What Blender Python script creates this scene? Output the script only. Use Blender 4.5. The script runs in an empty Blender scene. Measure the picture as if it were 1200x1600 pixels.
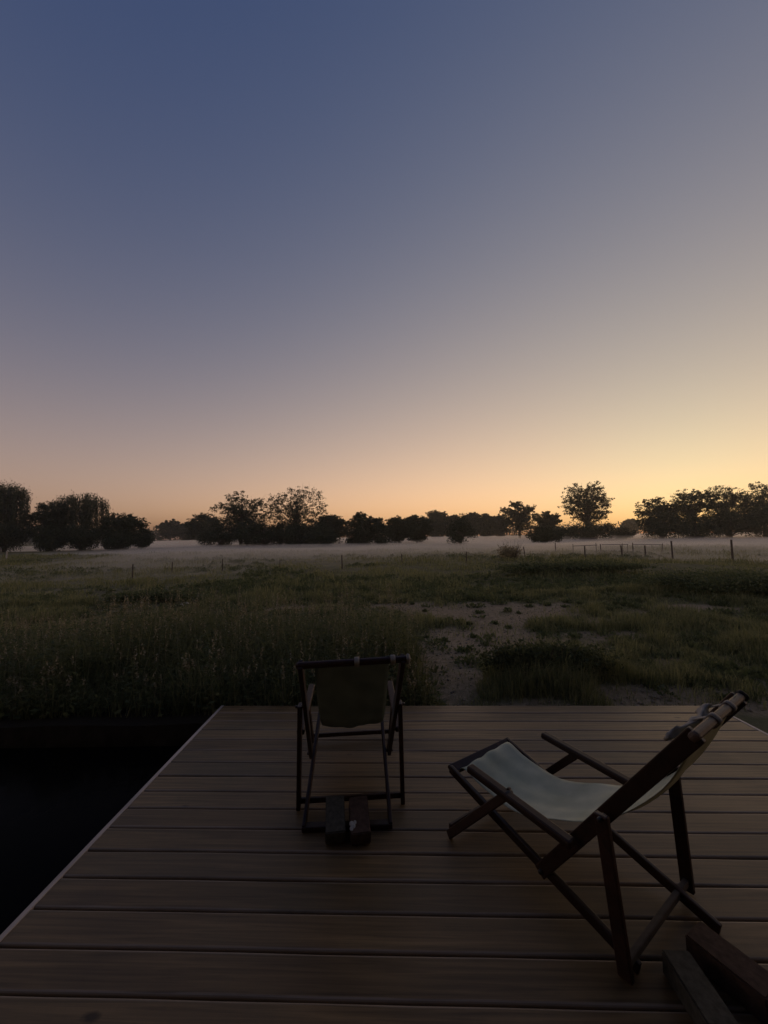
import bpy, bmesh, math, random
import numpy as np
from mathutils import Vector, Matrix

random.seed(7)
rng = np.random.default_rng(11)
S = bpy.context.scene
COL = S.collection
R = math.radians

# ------------------------------------------------------------------ camera
F_PX = 580.0                      # focal length in pixels of the 1200 x 1600 photograph
CAM_H, PITCH, ROLL = 1.6, 0.0654, 0.0138
cd = bpy.data.cameras.new('camera')
cam = bpy.data.objects.new('camera', cd)
COL.objects.link(cam)
cd.sensor_fit = 'VERTICAL'
cd.sensor_height = 24
cd.lens = 24 * F_PX / 1600
cd.clip_start = 0.05
cd.clip_end = 6000
cam.matrix_world = (Matrix.Translation((0, 0, CAM_H)) @ Matrix.Rotation(math.pi / 2 + PITCH, 4, 'X')
                    @ Matrix.Rotation(-ROLL, 4, 'Z'))
S.camera = cam

# ------------------------------------------------------------------ dusk sky
SUN_EL, SUN_ROT = 1.0, 40.0
W = bpy.data.worlds.new('World')
S.world = W
W.use_nodes = True
wn, wl = W.node_tree.nodes, W.node_tree.links
bg = wn['Background']
sky = wn.new('ShaderNodeTexSky')
sky.sky_type = 'NISHITA'
sky.sun_disc = False
sky.sun_elevation = R(SUN_EL)
sky.sun_rotation = R(SUN_ROT)
sky.air_density = 1
sky.dust_density = 0.1
sky.ozone_density = 3
# the phone's colour response: one tone curve and channel mix, the same in every direction
sp = wn.new('ShaderNodeSeparateColor')
cb = wn.new('ShaderNodeCombineColor')
cv = wn.new('ShaderNodeCombineXYZ')
wl.new(sky.outputs[0], sp.inputs[0])
def wmath(op, a, b):
    m_ = wn.new('ShaderNodeMath')
    m_.operation = op
    wl.new(a, m_.inputs[0])
    m_.inputs[1].default_value = b
    return m_.outputs[0]
for ch in range(3):
    wl.new(wmath('POWER', sp.outputs[ch], 0.15), cv.inputs[ch])
for ch, (mr_, mg_, mb_, k0) in enumerate(((-1.931, 5.5263, -0.9156, -1.6868), (0.1006, 1.3418, 0.7356, -1.252), (0.3661, -0.4798, 1.2704, -0.4399))):
    dt = wn.new('ShaderNodeVectorMath')
    dt.operation = 'DOT_PRODUCT'
    wl.new(cv.outputs[0], dt.inputs[0])
    dt.inputs[1].default_value = (mr_ * .9013, mg_ * .9013, mb_ * .9013)
    o_ = wmath('MAXIMUM', wmath('ADD', dt.outputs['Value'], k0), 0.0)
    wl.new(wmath('MULTIPLY', wmath('POWER', o_, (1.06, 1.05, 1.065)[ch] / .45), (11.5, 10.75, 10.75)[ch]), cb.inputs[ch])
wl.new(cb.outputs[0], bg.inputs[0])
bg.inputs[1].default_value = 0.1

sd = bpy.data.lights.new('sun', 'SUN')      # the last glow, on the horizon ahead to the right
sd.energy = 0.5
sd.angle = R(12)
sd.color = (1.0, 0.62, 0.34)
sun = bpy.data.objects.new('sun', sd)
COL.objects.link(sun)
sdir = Vector((math.sin(R(SUN_ROT)) * math.cos(R(2)), math.cos(R(SUN_ROT)) * math.cos(R(2)), math.sin(R(2))))
sun.rotation_euler = sdir.to_track_quat('Z', 'Y').to_euler()

S.view_settings.view_transform = 'Standard'
S.view_settings.look = 'None'
S.view_settings.exposure = 0
S.view_settings.gamma = 1
S.render.engine = 'CYCLES'
S.cycles.use_denoising = True
S.cycles.volume_bounces = 3
S.cycles.max_bounces = 10
S.cycles.transparent_max_bounces = 16

# ------------------------------------------------------------------ helpers
def tag(o, label=None, cat=None, group=None, kind=None):
    if label: o['label'] = label
    if cat: o['category'] = cat
    if group: o['group'] = group
    if kind: o['kind'] = kind
    return o

def empty(name, loc=(0, 0, 0), rz=0.0):
    o = bpy.data.objects.new(name, None)
    o.location = loc
    o.rotation_euler = (0, 0, rz)
    o.empty_display_size = 0.1
    COL.objects.link(o)
    return o

def link_mesh(name, me, mat=None, parent=None, smooth=False):
    o = bpy.data.objects.new(name, me)
    COL.objects.link(o)
    if mat: me.materials.append(mat)
    if parent is not None: o.parent = parent
    if smooth:
        me.polygons.foreach_set('use_smooth', [True] * len(me.polygons))
    return o

def mesh_arrays(name, V, loops, starts, totals):
    me = bpy.data.meshes.new(name)
    V = np.asarray(V, np.float32)
    me.vertices.add(len(V))
    me.vertices.foreach_set('co', V.ravel())
    me.loops.add(len(loops))
    me.loops.foreach_set('vertex_index', np.asarray(loops, np.int32))
    me.polygons.add(len(starts))
    me.polygons.foreach_set('loop_start', np.asarray(starts, np.int32))
    me.polygons.foreach_set('loop_total', np.asarray(totals, np.int32))
    me.update(calc_edges=True)
    return me

def mesh_quads(name, V, nper, faces):
    """n copies of one small pattern: V is (n, nper, 3), faces a list of index tuples in the pattern"""
    V = np.asarray(V, np.float32)
    n = len(V)
    base = (np.arange(n) * nper)[:, None]
    L = np.concatenate([base + np.array(f)[None, :] for f in faces], 1).ravel()
    tot = np.tile([len(f) for f in faces], n)
    st = np.concatenate([[0], np.cumsum(tot)[:-1]])
    return mesh_arrays(name, V.reshape(-1, 3), L, st, tot)

def bm_obj(name, bm, mat, parent=None, smooth=False):
    me = bpy.data.meshes.new(name)
    bmesh.ops.recalc_face_normals(bm, faces=bm.faces)
    bm.to_mesh(me)
    bm.free()
    return link_mesh(name, me, mat, parent, smooth)

def frame_from(dirv, up):
    d = Vector(dirv).normalized()
    u = Vector(up)
    s = d.cross(u)
    if s.length < 1e-5: s = d.cross(Vector((1, 0, 0)))
    s.normalize()
    u = s.cross(d).normalized()
    return d, s, u

def add_bar(bm, a, b, ws, wu, up=(0, 0, 1), bevel=0.004, ext=0.0, seg=2):
    """a bevelled bar from a to b, ws wide across, wu deep along 'up'"""
    a, b = Vector(a), Vector(b)
    d, s, u = frame_from(b - a, up)
    a = a - d * ext
    b = b + d * ext
    vs = []
    for p in (a, b):
        for i, j in ((-1, -1), (1, -1), (1, 1), (-1, 1)):
            vs.append(bm.verts.new(p + s * (i * ws / 2) + u * (j * wu / 2)))
    fs = [(0, 1, 2, 3), (7, 6, 5, 4), (0, 4, 5, 1), (1, 5, 6, 2), (2, 6, 7, 3), (3, 7, 4, 0)]
    F = [bm.faces.new([vs[i] for i in f]) for f in fs]
    if bevel:
        es = {e for f in F for e in f.edges}
        bmesh.ops.bevel(bm, geom=list(es), offset=bevel, segments=seg, affect='EDGES', profile=0.5)

def add_tube(bm, pts, rad, n=6, cap=True):
    rings = []
    for i, p in enumerate(pts):
        p = Vector(p)
        q = Vector(pts[min(i + 1, len(pts) - 1)]) - Vector(pts[max(i - 1, 0)])
        d, s, u = frame_from(q, (0.31, 0.17, 0.93))
        rings.append([bm.verts.new(p + (s * math.cos(t) + u * math.sin(t)) * rad[i])
                      for t in [2 * math.pi * k / n for k in range(n)]])
    for a, b in zip(rings, rings[1:]):
        for k in range(n):
            bm.faces.new((a[k], a[(k + 1) % n], b[(k + 1) % n], b[k]))
    if cap:
        bm.faces.new(rings[0][::-1])
        bm.faces.new(rings[-1])

# smooth value noise on a lattice
_lat = rng.random((256, 256))
def vnoise(x, y, sc=1.0, ox=0.0):
    x = np.asarray(x, float) / sc + 37.3 + ox
    y = np.asarray(y, float) / sc + 91.7 + ox * 1.7
    i, j = np.floor(x).astype(int), np.floor(y).astype(int)
    u, v = x - i, y - j
    u, v = u * u * (3 - 2 * u), v * v * (3 - 2 * v)
    g = lambda a, b: _lat[a % 256, b % 256]
    return (g(i, j) * (1 - u) + g(i + 1, j) * u) * (1 - v) + (g(i, j + 1) * (1 - u) + g(i + 1, j + 1) * u) * v

def sstep(a, b, x):
    t = np.clip((x - a) / (b - a), 0, 1)
    return t * t * (3 - 2 * t)

# ------------------------------------------------------------------ materials
def new_mat(name):
    m = bpy.data.materials.new(name)
    m.use_nodes = True
    nt = m.node_tree
    return m, nt.nodes, nt.links, nt.nodes['Principled BSDF']

def ramp(n, stops):
    r = n.new('ShaderNodeValToRGB')
    els = r.color_ramp.elements
    while len(els) < len(stops): els.new(0.5)
    for e, (p, c) in zip(els, stops):
        e.position = p
        e.color = (*c, 1)
    return r

def wood_mat(name, dark, light, rough=0.5, scale=(3, 60, 60), knots=False, bump=0.25, spec=0.4, coat=0.0):
    m, n, l, b = new_mat(name)
    tc = n.new('ShaderNodeTexCoord')
    mp = n.new('ShaderNodeMapping')
    mp.inputs['Scale'].default_value = scale
    oi = n.new('ShaderNodeObjectInfo')
    ad = n.new('ShaderNodeVectorMath')
    ad.operation = 'ADD'
    mu = n.new('ShaderNodeMath')
    mu.operation = 'MULTIPLY'
    mu.inputs[1].default_value = 37.0
    l.new(oi.outputs['Random'], mu.inputs[0])
    l.new(tc.outputs['Object'], ad.inputs[0])
    l.new(mu.outputs[0], ad.inputs[1])
    l.new(ad.outputs[0], mp.inputs[0])
    nz = n.new('ShaderNodeTexNoise')
    nz.inputs['Scale'].default_value = 1.0
    nz.inputs['Detail'].default_value = 6
    nz.inputs['Roughness'].default_value = 0.6
    nz.inputs['Distortion'].default_value = 0.6
    l.new(mp.outputs[0], nz.inputs['Vector'])
    rp = ramp(n, [(0.25, dark), (0.75, light)])
    l.new(nz.outputs[0], rp.inputs[0])
    # broad weathering
    n2 = n.new('ShaderNodeTexNoise')
    n2.inputs['Scale'].default_value = 2.2
    n2.inputs['Detail'].default_value = 3
    l.new(ad.outputs[0], n2.inputs['Vector'])
    hv = n.new('ShaderNodeHueSaturation')
    mr = n.new('ShaderNodeMapRange')
    mr.inputs['From Min'].default_value = 0.3
    mr.inputs['From Max'].default_value = 0.7
    mr.inputs['To Min'].default_value = 0.72
    mr.inputs['To Max'].default_value = 1.25
    l.new(n2.outputs[0], mr.inputs[0])
    l.new(mr.outputs[0], hv.inputs['Value'])
    l.new(rp.outputs[0], hv.inputs['Color'])
    out = hv.outputs[0]
    # piece to piece
    h2 = n.new('ShaderNodeHueSaturation')
    m2 = n.new('ShaderNodeMapRange')
    m2.inputs['To Min'].default_value = 0.72
    m2.inputs['To Max'].default_value = 1.25
    l.new(oi.outputs['Random'], m2.inputs[0])
    l.new(m2.outputs[0], h2.inputs['Value'])
    l.new(out, h2.inputs['Color'])
    out = h2.outputs[0]
    if knots:
        mk = n.new('ShaderNodeMapping')
        mk.inputs['Scale'].default_value = (1.25, 2.6, 1)
        l.new(ad.outputs[0], mk.inputs[0])
        vo = n.new('ShaderNodeTexVoronoi')
        vo.inputs['Scale'].default_value = 1.35
        l.new(mk.outputs[0], vo.inputs['Vector'])
        n3 = n.new('ShaderNodeTexNoise')
        n3.inputs['Scale'].default_value = 60
        l.new(tc.outputs['Object'], n3.inputs['Vector'])
        sm = n.new('ShaderNodeMath')
        sm.operation = 'MULTIPLY_ADD'
        sm.inputs[1].default_value = 0.03
        l.new(n3.outputs[0], sm.inputs[0])
        l.new(vo.outputs['Distance'], sm.inputs[2])
        kr = ramp(n, [(0.050, (0.16, 0.14, 0.13)), (0.085, (1, 1, 1))])
        l.new(sm.outputs[0], kr.inputs[0])
        mx = n.new('ShaderNodeMix')
        mx.data_type = 'RGBA'
        mx.blend_type = 'MULTIPLY'
        mx.inputs[0].default_value = 0.85
        l.new(out, mx.inputs[6])
        l.new(kr.outputs[0], mx.inputs[7])
        out = mx.outputs[2]
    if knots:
        # sky light on the rounded long edges painted as paler colour; blotchy grey-green weathering
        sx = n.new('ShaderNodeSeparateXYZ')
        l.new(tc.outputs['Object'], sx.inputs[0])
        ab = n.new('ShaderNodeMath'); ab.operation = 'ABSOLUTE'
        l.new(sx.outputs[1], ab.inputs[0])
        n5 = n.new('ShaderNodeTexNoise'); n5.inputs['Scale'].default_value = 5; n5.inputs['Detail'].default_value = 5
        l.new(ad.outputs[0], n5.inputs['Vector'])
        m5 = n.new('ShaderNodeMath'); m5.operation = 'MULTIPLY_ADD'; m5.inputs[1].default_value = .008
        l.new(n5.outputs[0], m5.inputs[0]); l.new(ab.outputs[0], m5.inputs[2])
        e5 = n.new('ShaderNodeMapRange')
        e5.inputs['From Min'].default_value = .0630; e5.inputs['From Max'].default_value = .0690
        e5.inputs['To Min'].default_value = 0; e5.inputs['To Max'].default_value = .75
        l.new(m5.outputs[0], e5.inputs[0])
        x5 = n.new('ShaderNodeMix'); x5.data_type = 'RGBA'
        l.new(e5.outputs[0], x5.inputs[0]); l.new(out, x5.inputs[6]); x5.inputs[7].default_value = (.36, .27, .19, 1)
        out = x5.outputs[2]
        n6 = n.new('ShaderNodeTexNoise'); n6.inputs['Scale'].default_value = 1.1; n6.inputs['Detail'].default_value = 6; n6.inputs['Roughness'].default_value = .65
        l.new(tc.outputs['Object'], n6.inputs['Vector'])
        l.new(ad.outputs[0], n6.inputs['Vector'])
        e6 = n.new('ShaderNodeMapRange')
        e6.inputs['From Min'].default_value = .45; e6.inputs['From Max'].default_value = .75; e6.inputs['To Max'].default_value = .8
        l.new(n6.outputs[0], e6.inputs[0])
        x6 = n.new('ShaderNodeMix'); x6.data_type = 'RGBA'
        l.new(e6.outputs[0], x6.inputs[0]); l.new(out, x6.inputs[6]); x6.inputs[7].default_value = (.088, .076, .045, 1)
        out = x6.outputs[2]
    l.new(out, b.inputs['Base Color'])
    rr = n.new('ShaderNodeMapRange')
    rr.inputs['To Min'].default_value = max(0.05, rough - 0.12)
    rr.inputs['To Max'].default_value = min(1, rough + 0.15)
    l.new(n2.outputs[0], rr.inputs[0])
    l.new(rr.outputs[0], b.inputs['Roughness'])
    b.inputs['Specular IOR Level'].default_value = spec
    b.inputs['Coat Weight'].default_value = coat
    bp = n.new('ShaderNodeBump')
    bp.inputs['Strength'].default_value = bump
    bp.inputs['Distance'].default_value = 0.002
    l.new(nz.outputs[0], bp.inputs['Height'])
    l.new(bp.outputs[0], b.inputs['Normal'])
    return m

def leaf_mat(name, c1, c2, trans=0.25, rough=0.6):
    m, n, l, b = new_mat(name)
    ge = n.new('ShaderNodeNewGeometry')
    rp = ramp(n, [(0.0, c1), (1.0, c2)])
    l.new(ge.outputs['Random Per Island'], rp.inputs[0])
    l.new(rp.outputs[0], b.inputs['Base Color'])
    b.inputs['Roughness'].default_value = rough
    b.inputs['Specular IOR Level'].default_value = 0.25
    tr = n.new('ShaderNodeBsdfTranslucent')
    l.new(rp.outputs[0], tr.inputs[0])
    mx = n.new('ShaderNodeMixShader')
    mx.inputs[0].default_value = trans
    out = n['Material Output']
    l.new(b.outputs[0], mx.inputs[1])
    l.new(tr.outputs[0], mx.inputs[2])
    l.new(mx.outputs[0], out.inputs['Surface'])
    return m

def noisy_mat(name, stops, scale=8, rough=0.8, bump=0.3, dist=0.01, detail=6, spec=0.3):
    m, n, l, b = new_mat(name)
    tc = n.new('ShaderNodeTexCoord')
    nz = n.new('ShaderNodeTexNoise')
    nz.inputs['Scale'].default_value = scale
    nz.inputs['Detail'].default_value = detail
    l.new(tc.outputs['Object'], nz.inputs['Vector'])
    rp = ramp(n, stops)
    l.new(nz.outputs[0], rp.inputs[0])
    l.new(rp.outputs[0], b.inputs['Base Color'])
    b.inputs['Roughness'].default_value = rough
    b.inputs['Specular IOR Level'].default_value = spec
    bp = n.new('ShaderNodeBump')
    bp.inputs['Strength'].default_value = bump
    bp.inputs['Distance'].default_value = dist
    l.new(nz.outputs[0], bp.inputs['Height'])
    l.new(bp.outputs[0], b.inputs['Normal'])
    return m

M = {}
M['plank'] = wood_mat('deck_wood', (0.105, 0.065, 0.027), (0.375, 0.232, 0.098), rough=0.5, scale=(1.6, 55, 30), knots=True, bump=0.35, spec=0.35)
M['trim'] = wood_mat('trim_wood', (0.40, 0.31, 0.24), (0.55, 0.44, 0.35), rough=0.5, scale=(40, 1.6, 40), spec=0.4)
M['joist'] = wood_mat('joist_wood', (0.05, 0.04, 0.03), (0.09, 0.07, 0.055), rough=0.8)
M['mahogany'] = wood_mat('mahogany', (0.020, 0.009, 0.006), (0.055, 0.023, 0.013), rough=0.42, scale=(25, 25, 25), spec=0.35)
M['arm_wood'] = wood_mat('arm_wood', (0.028, 0.014, 0.009), (0.062, 0.029, 0.017), rough=0.5, scale=(25, 25, 25), spec=0.25)
M['bar_wood'] = wood_mat('bar_wood', (0.10, 0.064, 0.043), (0.18, 0.12, 0.085), rough=0.5, scale=(20, 20, 20))
M['leaf'] = leaf_mat('tree_leaves', (0.028, 0.040, 0.018), (0.060, 0.075, 0.032), 0.2)
M['leaf_b'] = leaf_mat('bush_leaves', (0.022, 0.034, 0.016), (0.048, 0.062, 0.028), 0.15)
M['willow'] = leaf_mat('willow_leaves', (0.035, 0.047, 0.022), (0.065, 0.078, 0.040), 0.2)
M['grass'] = leaf_mat('grass_blades', (0.150, 0.165, 0.062), (0.360, 0.330, 0.145), 0.5)
M['tall'] = leaf_mat('tall_grass_blades', (0.085, 0.104, 0.040), (0.270, 0.262, 0.115), 0.5)
M['weed'] = leaf_mat('weed_leaves', (0.080, 0.102, 0.042), (0.180, 0.195, 0.082), 0.4)
M['dry'] = leaf_mat('dry_stalks', (0.20, 0.165, 0.09), (0.42, 0.35, 0.21), 0.3)
M['bramble'] = leaf_mat('bramble_leaves', (0.065, 0.080, 0.034), (0.150, 0.160, 0.070), 0.35, 0.85)
M['flower'] = leaf_mat('white_petals', (0.6, 0.6, 0.56), (0.8, 0.8, 0.76), 0.2)
M['bark'] = noisy_mat('bark', [(0.3, (0.045, 0.035, 0.028)), (0.7, (0.10, 0.08, 0.065))], 12, 0.9, 0.6, 0.05)
M['post'] = noisy_mat('post_wood', [(0.3, (0.055, 0.042, 0.033)), (0.7, (0.12, 0.095, 0.075))], 18, 0.9, 0.6, 0.02)
M['pale'] = noisy_mat('pale_stake_wood', [(0.3, (0.34, 0.31, 0.27)), (0.7, (0.48, 0.44, 0.39))], 18, 0.8, 0.4, 0.01)
M['paver_grey'] = noisy_mat('grey_concrete', [(0.3, (0.062, 0.055, 0.040)), (0.7, (0.115, 0.104, 0.079))], 55, 0.9, 0.5, 0.004)
M['paver_red'] = noisy_mat('red_brick', [(0.3, (0.066, 0.040, 0.028)), (0.7, (0.115, 0.070, 0.050))], 45, 0.9, 0.5, 0.004)
M['mortar'] = noisy_mat('mortar', [(0.3, (0.34, 0.33, 0.30)), (0.7, (0.5, 0.48, 0.45))], 60, 0.95, 0.6, 0.003)
M['steel'] = noisy_mat('dark_bolt', [(0.3, (0.03, 0.028, 0.026)), (0.7, (0.06, 0.055, 0.05))], 50, 0.5, 0.1, 0.001)
M['cap'] = noisy_mat('black_cap', [(0.3, (0.012, 0.011, 0.010)), (0.7, (0.03, 0.027, 0.025))], 30, 0.55, 0.1, 0.001)

def canvas_mat(name, c1, c2, trans):
    m, n, l, b = new_mat(name)
    tc = n.new('ShaderNodeTexCoord')
    nz = n.new('ShaderNodeTexNoise')
    nz.inputs['Scale'].default_value = 7
    nz.inputs['Detail'].default_value = 5
    l.new(tc.outputs['Object'], nz.inputs['Vector'])
    rp = ramp(n, [(0.3, c1), (0.7, c2)])
    l.new(nz.outputs[0], rp.inputs[0])
    l.new(rp.outputs[0], b.inputs['Base Color'])
    b.inputs['Roughness'].default_value = 0.85
    b.inputs['Specular IOR Level'].default_value = 0.15
    tr = n.new('ShaderNodeBsdfTranslucent')
    l.new(rp.outputs[0], tr.inputs[0])
    mx = n.new('ShaderNodeMixShader')
    mx.inputs[0].default_value = trans
    l.new(b.outputs[0], mx.inputs[1])
    l.new(tr.outputs[0], mx.inputs[2])
    l.new(mx.outputs[0], n['Material Output'].inputs['Surface'])
    wv = n.new('ShaderNodeTexNoise')
    wv.inputs['Scale'].default_value = 420
    l.new(tc.outputs['Object'], wv.inputs['Vector'])
    bp = n.new('ShaderNodeBump')
    bp.inputs['Strength'].default_value = 0.25
    bp.inputs['Distance'].default_value = 0.001
    l.new(wv.outputs[0], bp.inputs['Height'])
    l.new(bp.outputs[0], b.inputs['Normal'])
    return m
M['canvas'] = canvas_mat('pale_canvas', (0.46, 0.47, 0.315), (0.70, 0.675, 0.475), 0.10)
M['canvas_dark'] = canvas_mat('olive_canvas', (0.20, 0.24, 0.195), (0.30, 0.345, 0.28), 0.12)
M['strap'] = canvas_mat('strap_fabric', (0.30, 0.265, 0.215), (0.42, 0.375, 0.31), 0.05)

# ------------------------------------------------------------------ terrain
XL, XR, Y0 = -1.561, 2.985, 3.632        # deck: left edge, right edge, far edge (along x = 0)
YAW = -0.0301                            # the boards run at a slight angle
STEP = 0.1498
POND = (-11.0, -1.60, -7.0, 3.57)        # x0, x1, y0, y1 of the pond beside the deck
WATER_Z = -0.30

def sand_amount(x, y):
    """how bare the ground is, 0..1"""
    s = np.zeros(np.shape(x))
    for cx, cy, rx, ry, a in ((2.3, 8.4, 2.2, 1.3, 1.0), (1.6, 6.4, 1.3, 1.3, 1.0), (0.72, 4.7, 0.42, 1.1, 1.0), (3.3, 6.3, 1.2, .5, .8), (1.6, 3.78, 1.6, .13, .8),
                              (-1.2, 9.4, 2.6, 0.55, 0.75), (3.5, 3.95, 1.7, 0.36, 1.0), (5.2, 3.9, 1.6, 0.9, 1.0), (5.5, 6.0, 1.6, .5, .55), (6.5, 8.2, 2.0, .5, .5),
                              (0.9, 3.8, 0.5, 0.16, 0.6), (2.9, 5.6, 0.9, 0.5, 0.75), (3.6, 7.4, 1.2, 0.5, 0.6),
                              (4.4, 5.0, 1.4, 0.4, 0.55)):
        d = np.sqrt(((x - cx) / rx) ** 2 + ((y - cy) / ry) ** 2)
        s = np.maximum(s, a * (1 - sstep(0.55, 1.25, d)))
    n = 0.55 * vnoise(x, y, 0.55) + 0.3 * vnoise(x, y, 0.2, 5) + 0.35 * vnoise(x, y, 1.6, 9)
    return np.clip(sstep(0.40, 0.82, s * 0.80 + (n - .6) * 1.1 + .18) * (s > 0.02), 0, 1) * .94

def ground_z(x, y):
    x = np.asarray(x, float)
    y = np.asarray(y, float)
    d = np.sqrt(x * x + y * y)
    z = -0.13 + 0.10 * (vnoise(x, y, 3.1) - 0.5) * sstep(3.6, 7, y) + 0.03 * (vnoise(x, y, 0.7, 3) - 0.5)
    z = z + 0.35 * (vnoise(x, y, 16, 7) - 0.5) * sstep(8, 25, d) * (1 - sstep(60, 160, d))
    # low rough mounds at the far edge of the rough ground, right of the path
    for cx, cy, rx, ry, h in ((8.9, 9.9, 3.0, 1.3, 0.25), (7.6, 15.5, 3.8, 1.6, 0.20), (13, 17, 4, 2, 0.2), (1.75, 4.35, 1.0, 0.45, 0.12)):
        z = z + h * np.exp(-((x - cx) / rx) ** 2 - ((y - cy) / ry) ** 2)
    # lower under the deck
    under = (x > XL - 0.02) & (x < XR + 0.02) & (y < Y0 - 0.06)
    z = np.where(under, -0.32, z)
    return z

xs = np.unique(np.round(np.concatenate([np.linspace(-1200, -60, 14), np.linspace(-60, -12, 34), np.linspace(-11, -1.6, 60),
     np.arange(-1.54, 9, 0.12), np.linspace(9.2, 20, 50), np.linspace(20.5, 80, 50), np.linspace(90, 1200, 14)]), 4))
ys = np.unique(np.round(np.concatenate([np.linspace(-1200, -40, 8), np.linspace(-36, -7, 12), np.linspace(-6.5, 3.57, 34),
     np.arange(3.65, 12, 0.12), np.linspace(12.2, 40, 90), np.linspace(41, 140, 60), np.linspace(150, 1400, 22)]), 4))
GX, GY = np.meshgrid(xs, ys)
GZ = ground_z(GX, GY)
nx, ny = len(xs), len(ys)
idx = np.arange(nx * ny).reshape(ny, nx)
Q = np.stack([idx[:-1, :-1], idx[:-1, 1:], idx[1:, 1:], idx[1:, :-1]], -1).reshape(-1, 4)
cx = 0.5 * (GX[:-1, :-1] + GX[1:, 1:]).ravel()
cy = 0.5 * (GY[:-1, :-1] + GY[1:, 1:]).ravel()
keep = ~((cx > POND[0]) & (cx < POND[1]) & (cy > POND[2]) & (cy < POND[3]))
Q = Q[keep]
me = mesh_arrays('ground', np.stack([GX, GY, GZ], -1).reshape(-1, 3), Q.ravel(), np.arange(len(Q)) * 4, np.full(len(Q), 4))
at = me.attributes.new('sand', 'FLOAT', 'POINT')
at.data.foreach_set('value', sand_amount(GX, GY).ravel().astype(np.float32))
at = me.attributes.new('damp', 'FLOAT', 'POINT')
at.data.foreach_set('value', (sstep(4.3, 3.8, GY + .25 * (vnoise(GX, GY, .5, 2) - .5)) * sstep(-.9, -1.5, GX)).ravel().astype(np.float32))

m, n, l, b = new_mat('meadow_ground')
tc = n.new('ShaderNodeTexCoord')
an = n.new('ShaderNodeAttribute')
an.attribute_name = 'sand'
na = n.new('ShaderNodeTexNoise'); na.inputs['Scale'].default_value = 0.9; na.inputs['Detail'].default_value = 8; na.inputs['Roughness'].default_value = 0.65
nb = n.new('ShaderNodeTexNoise'); nb.inputs['Scale'].default_value = 14; nb.inputs['Detail'].default_value = 8; nb.inputs['Roughness'].default_value = 0.7
nc = n.new('ShaderNodeTexNoise'); nc.inputs['Scale'].default_value = 0.12; nc.inputs['Detail'].default_value = 5
for q in (na, nb, nc): l.new(tc.outputs['Object'], q.inputs['Vector'])
ga = ramp(n, [(0.3, (0.095, 0.092, 0.040)), (0.55, (0.17, 0.152, 0.072)), (0.75, (0.24, 0.192, 0.105))])
sa = ramp(n, [(0.3, (0.24, 0.17, 0.098)), (0.7, (0.44, 0.325, 0.20))])
l.new(na.outputs[0], ga.inputs[0])
l.new(nb.outputs[0], sa.inputs[0])
mxs = n.new('ShaderNodeMix'); mxs.data_type = 'RGBA'
ma = n.new('ShaderNodeMath'); ma.operation = 'MULTIPLY_ADD'; ma.inputs[1].default_value = 0.9; ma.inputs[2].default_value = -0.45
l.new(nb.outputs[0], ma.inputs[0])
mb = n.new('ShaderNodeMath'); mb.operation = 'ADD'; mb.use_clamp = True
l.new(ma.outputs[0], mb.inputs[0]); l.new(an.outputs['Fac'], mb.inputs[1])
l.new(mb.outputs[0], mxs.inputs[0]); l.new(ga.outputs[0], mxs.inputs[6]); l.new(sa.outputs[0], mxs.inputs[7])
hv = n.new('ShaderNodeHueSaturation')
mr = n.new('ShaderNodeMapRange'); mr.inputs['From Min'].default_value = 0.3; mr.inputs['From Max'].default_value = 0.7
mr.inputs['To Min'].default_value = 0.75; mr.inputs['To Max'].default_value = 1.25
l.new(nc.outputs[0], mr.inputs[0]); l.new(mr.outputs[0], hv.inputs['Value']); l.new(mxs.outputs[2], hv.inputs['Color'])
ad_ = n.new('ShaderNodeAttribute')      # damp bare earth along the pond
ad_.attribute_name = 'damp'
md_ = n.new('ShaderNodeMix'); md_.data_type = 'RGBA'
l.new(ad_.outputs['Fac'], md_.inputs[0]); l.new(hv.outputs[0], md_.inputs[6]); md_.inputs[7].default_value = (.034, .026, .018, 1)
l.new(md_.outputs[2], b.inputs['Base Color'])
b.inputs['Roughness'].default_value = 0.95
b.inputs['Specular IOR Level'].default_value = 0.1
bp = n.new('ShaderNodeBump'); bp.inputs['Strength'].default_value = 0.7; bp.inputs['Distance'].default_value = 0.04
l.new(nb.outputs[0], bp.inputs['Height']); l.new(bp.outputs[0], b.inputs['Normal'])
ground = link_mesh('ground', me, m, None, True)
tag(ground, 'flat meadow ground with bare sandy patches behind the deck', kind='structure')

# pond bank and bed, water
x0, x1, y0, y1 = POND
bm = bmesh.new()
def strip(pts_top, drop, inset):
    vt = [bm.verts.new((x, y, float(ground_z(x, y)) + 0.012)) for x, y in pts_top]
    vb = [bm.verts.new((x + inset[0] + random.uniform(-.02, .02), y + inset[1] + random.uniform(-.02, .02), drop)) for x, y in pts_top]
    for a in range(len(pts_top) - 1):
        bm.faces.new((vt[a], vt[a + 1], vb[a + 1], vb[a]))
strip([(x, y1) for x in np.linspace(x0, x1, 60)], -1.1, (0, -0.06))
strip([(x0, y) for y in np.linspace(y0, y1, 20)], -1.1, (0.06, 0))
strip([(x, y0) for x in np.linspace(x0, x1, 20)], -1.1, (0, 0.06))
strip([(x1, y) for y in np.linspace(y0, y1, 40)], -1.1, (-0.01, 0))
vb = [bm.verts.new(p) for p in ((x0, y0, -1.1), (x1, y0, -1.1), (x1, y1, -1.1), (x0, y1, -1.1))]
bm.faces.new(vb)
M['mud'] = noisy_mat('dark_mud', [(0.3, (0.016, 0.012, 0.008)), (0.7, (0.036, 0.028, 0.020))], 6, 0.95, 0.7, 0.05, spec=0.1)
tag(bm_obj('pond_bank', bm, M['mud']), 'dark earth bank dropping straight into the pond', kind='structure')
m, n, l, b = new_mat('pond_water')
b.inputs['Base Color'].default_value = (0.004, 0.0035, 0.003, 1)
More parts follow.
